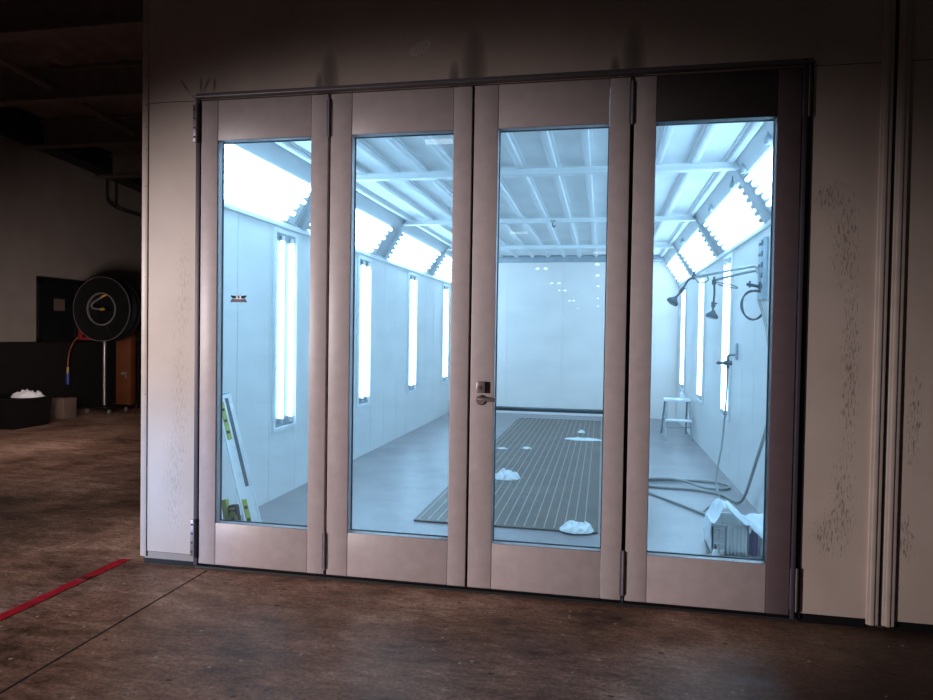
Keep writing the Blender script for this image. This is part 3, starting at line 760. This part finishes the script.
# hose reel on a rolling stand
RC = V((-5.46, 5.98, 1.615))
RX = Matrix.Rotation(math.pi/2, 4, 'X')
o = empty('hose_reel', (RC.x, RC.y+.06, 0), 'big black hose reel standing on a thin pole', 'hose reel')
def disc(yf, nm):
    d = MB().lathe([(.25, 0), (.47, 0), (.485, -.008), (.5, -.002), (.5, .012), (.485, .018), (.47, .010), (.25, .010)], 56, Matrix.Translation((RC.x, yf, RC.z)) @ RX, True)
    return d.build(nm, 'black', o)
f1 = disc(RC.y-.02, 'front_disc'); disc(RC.y+.24, 'rear_disc')
MB().lathe([(.492, -.006), (.503, -.006), (.503, .016), (.492, .016)], 56, Matrix.Translation((RC.x, RC.y-.022, RC.z)) @ RX, True).build('rim', 'steel', f1)
MB().lathe([(.235, -.012), (.255, -.012), (.255, .02), (.235, .02)], 48, Matrix.Translation((RC.x, RC.y-.02, RC.z)) @ RX, True).build('hub_ring', 'chrome', o)
MB().lathe([(0, 0), (.245, 0), (.245, .01), (0, .01)], 40, Matrix.Translation((RC.x, RC.y+.18, RC.z)) @ RX).build('hub_plate', 'black', o)
wn = MB()
for ring, rr in ((0, .30), (1, .36), (2, .42)):
    for k in range(4):
        yy = RC.y + .035 + k*.055
        wn.tube([(RC.x+rr*math.cos(a*math.pi/12), yy, RC.z+rr*math.sin(a*math.pi/12)) for a in range(24)], .026, 8, True, 2, True)
wn.build('wound_hose', 'rubber', o)
MB().tube([(RC.x+.05, RC.y-.05, RC.z+.20), (RC.x-.02, RC.y-.06, RC.z+.155), (RC.x-.12, RC.y-.06, RC.z+.10), (RC.x-.15, RC.y-.06, RC.z+.05), (RC.x-.12, RC.y-.06, RC.z+.01), (RC.x+.01, RC.y-.06, RC.z-.005)], .016, 10).build('hose_end', 'chrome', o)
MB().tube([(RC.x+.10, RC.y-.05, RC.z+.225), (RC.x+.02, RC.y-.06, RC.z+.18)], .017, 10, False).cyl((RC.x+.01, RC.y-.06, RC.z-.005), (RC.x+.07, RC.y-.06, RC.z+.0), .022, 10).build('fitting', 'yellow', o)
sp = MB()
for a in (20, 170, 290):
    ca, sa = math.cos(math.radians(a)), math.sin(math.radians(a))
    sp.cyl((RC.x+.26*ca, RC.y-.03, RC.z+.26*sa), (RC.x+.46*ca, RC.y-.03, RC.z+.46*sa), .012, 8)
sp.build('spoke', 'rubber', f1)
MB().tube([(RC.x-.05, RC.y+.10, .10), (RC.x-.05, RC.y+.10, 1.25)], .022, 12, False).build('pole', 'chrome', o)
MB().box((RC.x-.08, RC.y+.06, 1.19), (RC.x+.04, RC.y+.30, 1.40), .006).cyl((RC.x, RC.y+.27, 1.3), (RC.x, RC.y+.27, RC.z), .03, 10).cyl((RC.x, RC.y-.02, RC.z), (RC.x, RC.y+.30, RC.z), .03, 14).build('bracket', 'black', o)
bs = MB().box((RC.x-.20, RC.y-.10, .07), (RC.x+.20, RC.y+.30, .11), .008).build('base', 'black', o)
for dx in (-.19, .19):
    for dy in (-.09, .29):
        c = MB().lathe([(0, -.014), (.032, -.014), (.035, -.008), (.035, .008), (.032, .014), (0, .014)], 18, Matrix.Translation((RC.x+dx, RC.y+dy, .036)) @ Matrix.Rotation(math.pi/2, 4, 'Y')).build('caster', 'chrome', o)
# red cross handle bracket under the reel
MB().box((RC.x-.42, RC.y+.02, 1.13), (RC.x-.10, RC.y+.06, 1.18), .006).box((RC.x-.46, RC.y+.02, 1.13), (RC.x-.40, RC.y+.06, 1.33), .006).build('red_bracket', 'red', o)
lhs = MB().tube([(RC.x-.43, RC.y+.04, 1.2), (RC.x-.54, RC.y+.03, 1.1), (RC.x-.62, RC.y+.02, .92), (RC.x-.64, RC.y+.02, .68)], .013, 8).build('leader_hose', 'orange', o)
MB().cyl((RC.x-.64, RC.y+.02, .70), (RC.x-.64, RC.y+.02, .60), .02, 10).build('hose_coupling', 'yellow', lhs)
MB().cyl((RC.x-.64, RC.y+.02, .60), (RC.x-.64, RC.y+.02, .42), .036, 12, bev=.006).build('plug', 'blue', lhs)
# tall narrow wooden cabinet
wc = empty('narrow_cabinet', (-5.60, 6.69, 0), 'tall narrow orange-brown cabinet behind the hose reel', 'cabinet')
MB().box((-5.73, 6.62, .06), (-5.46, 6.76, 1.26), .006).build('body', 'wood', wc)
MB().box((-5.70, 6.66, 0), (-5.49, 6.74, .06)).build('plinth', 'black', wc)
MB().box((-5.63, 6.612, .56), (-5.53, 6.62, .60), .001).box((-5.55, 6.612, .50), (-5.53, 6.62, .58), .001).build('latch', 'chrome', wc)
# black rack beside it
rk = empty('shelf_rack', (-5.2, 7.0, 0), 'black shelf rack half hidden by the booth corner', 'rack')
for (px, py) in ((-5.40, 6.75), (-4.9, 6.75), (-5.40, 7.2), (-4.9, 7.2)): box('post', (px-.02, py-.02, 0), (px+.02, py+.02, 1.95), 'black', rk)
for z in (.1, .55, 1.0, 1.45, 1.85): box('shelf', (-5.40, 6.73, z), (-4.9, 7.2, z+.03), 'black', rk)
for k, z in enumerate((1.03, 1.48)):
    for j in range(2):
        c = MB().box((-5.36+.2*j, 6.80, z), (-5.2+.2*j, 7.05, z+.3), .006).build('storage_box', 'dark', None, True, (-5.28+.2*j, 6.9, z))
        tag(c, 'dark box on the %s shelf of the black rack, %s' % (['waist-high', 'upper'][k], ['nearer the reel', 'nearer the booth corner'][j]), 'box')
# black tub with pale cloth
tb = empty('storage_tub', (-5.53, 4.36, 0), 'black tub on the floor below the dark pillar', 'tub')
MB().lathe([(.36, 0), (.40, .36), (.43, .365), (.43, .39), (.385, .39), (.345, .02), (0, .02)], 4, Matrix.Translation((-5.53, 4.36, 0)) @ Matrix.Diagonal((1.25, 1.1, 1, 1)) @ Matrix.Rotation(math.pi/4, 4, 'Z')).build('body', 'black', tb)
crumple('crumpled_cloth', -5.33, 4.42, .18, .20, .085, 'pale crumpled cloth heaped on the black tub', 'cloth', z0=.391, seed=11, n=9)
cx = MB().box((-5.58, 5.15, 0), (-5.42, 5.4, .30), .004)
tag(cx.build('cardboard_box', 'card', None, True, (-5.5, 5.25, 0)), 'small brown cardboard box beside the black tub', 'box')
cx = MB().box((-5.98, 5.5, 0), (-5.78, 5.7, .26), .004)
tag(cx.build('cardboard_box', 'card', None, True, (-6.06, 5.6, 0)), 'brown cardboard box between the small one and the hose reel', 'box')

# red tape on the floor
b = bmesh.new(); n = 40; L = []
rnd = random.Random(5)
for k in range(n+1):
    y = .04 - 3.26*k/n
    L.append([b.verts.new((x + .004*rnd.uniform(-1, 1), y, z)) for x, z in ((-.515, .0006), (-.455, .0006), (-.455, .0022), (-.515, .0022))])
b.faces.new(L[0]); b.faces.new(L[-1][::-1])
for k in range(n):
    for i in range(4): b.faces.new((L[k][i], L[k][(i+1) % 4], L[k+1][(i+1) % 4], L[k+1][i]))
mb = MB(); mb._add(b)
tp = tag(mb.build('floor_tape', 'tape', None, False, (-.48, -.02, 0)), 'strip of red tape stuck on the floor by the wall end', 'tape')
MB().box((-.512, -.30, .0022), (-.458, -.25, .0032)).box((-.505, -.285, .0028), (-.485, -.27, .0036)).build('loose_flap', 'red', tp)

# ------------------------------------------------------------------ main spot, unseen fills and reflected lamps
def area(name, loc, to, sx, sy, col, e, spread=180):
    l = bpy.data.lights.new(name, 'AREA'); l.shape = 'RECTANGLE'; l.size = sx; l.size_y = sy
    l.color = col; l.energy = e; l.spread = math.radians(spread)
    o = bpy.data.objects.new(name, l); C.objects.link(o); o.location = loc
    o.rotation_euler = (V(to)-V(loc)).to_track_quat('-Z', 'Y').to_euler(); return o
def spot(name, loc, to, half, blend, col, e, r):
    l = bpy.data.lights.new(name, 'SPOT'); l.spot_size = 2*half; l.spot_blend = blend; l.shadow_soft_size = r
    l.color = col; l.energy = e
    o = bpy.data.objects.new(name, l); C.objects.link(o); o.location = loc
    o.rotation_euler = (V(to)-V(loc)).to_track_quat('-Z', 'Y').to_euler(); return o
spot('work_lamp', (-5.6, -6.0, 1.6), (.72, 0, .5), math.atan(2.47/8.85), .75, (1.0, .92, .93), 2850, .14)  # unseen main light; its narrow cone darkens the wall towards the top
area('side_daylight', (-1.4, -2.0, .45), (-.26, 0, .35), .25, .9, (.10, .46, 1.0), 1.25, 22)  # unseen narrow fill, added to tint and brighten the end wall strip
area('aisle_lamp', (-3.6, 2.2, 3.3), (-3.8, 2.3, 0), .8, .8, (1.0, .88, .84), 14, 110)  # unseen fill, added to lift the dark floor beside the booth
area('booth_front_lamp', (1.5, .22, 2.5), (1.5, 1.3, 0), 2.8, .18, (.45, .74, 1.0), 26, 150)  # unseen fill above the doors, added to brighten the crate and level
area('shop_lamp', (-2.6, 1.5, 1.0), (-6.3, 6.5, .9), .8, .8, (1.0, .86, .82), 12, 60)  # unseen fill, added to light the shop wall beyond the booth
# high-bay lamps and battens far down the shop (they show as reflections in the glass)
for k, (x, y) in enumerate(((-1.1, -31), (-.7, -31), (-1.08, -40.6), (-.66, -40.6), (-1.04, -47.5), (-.62, -47.5), (-1.0, -62), (-.6, -62), (-.86, -81), (1.84, -29), (1.8, -35), (1.76, -43), (1.65, -58), (1.6, -73))):
    o = MB().lathe([(0, 0), (.09, 0), (.11, .03), (.11, .06), (.05, .10), (0, .10)], 14, Matrix.Translation((x, y, 4.6))).build('high_bay_lamp', 'hb', None, True, (x, y, 4.6))
    tag(o, 'round lamp far down the shop, seen only as a dot reflected in the glass', 'lamp', 'high bay lamps')
for k, (x0, x1, y) in enumerate(((-.50, 0, -16.2), (1.77, 2.2, -21), (-.55, -.13, -6.8))):
    o = MB().box((x0, y-.05, 4.2), (x1, y+.05, 4.26), .01).build('batten_lamp', 'batt', None, True, (x0, y, 4.2))
    tag(o, 'short batten lamp across the shop, reflected as a white dash in the door glass', 'lamp', 'batten lamps')

# ------------------------------------------------------------------ world, camera, view
wd_ = bpy.data.worlds.new('World'); bpy.context.scene.world = wd_; wd_.use_nodes = True
wd_.node_tree.nodes['Background'].inputs[0].default_value = (1.0, .84, .78, 1)
wd_.node_tree.nodes['Background'].inputs[1].default_value = .012

yaw, pit, rol = -.19533186, -.02263277, .01549151
F = V((math.sin(yaw)*math.cos(pit), math.cos(yaw)*math.cos(pit), math.sin(pit)))
r0 = V((math.cos(yaw), -math.sin(yaw), 0)); u0 = r0.cross(F)
R_ = r0*math.cos(rol) + u0*math.sin(rol); U_ = u0*math.cos(rol) - r0*math.sin(rol)
cam = bpy.data.cameras.new('camera'); co_ = bpy.data.objects.new('camera', cam); C.objects.link(co_)
cam.sensor_width = 36; cam.lens = 687.6*36/933; cam.clip_end = 300
co_.matrix_world = Matrix(((R_.x, U_.x, -F.x, 2.156), (R_.y, U_.y, -F.y, -3.398), (R_.z, U_.z, -F.z, 1.310), (0, 0, 0, 1)))
sc = bpy.context.scene; sc.camera = co_
sc.view_settings.view_transform = 'Standard'; sc.view_settings.look = 'None'
sc.view_settings.gamma = 1; sc.view_settings.use_curve_mapping = False
sc.view_settings.exposure = 0.0
sc.cycles.max_bounces = 10; sc.cycles.transparent_max_bounces = 16; sc.cycles.sample_clamp_indirect = 4
sc.cycles.use_denoising = True
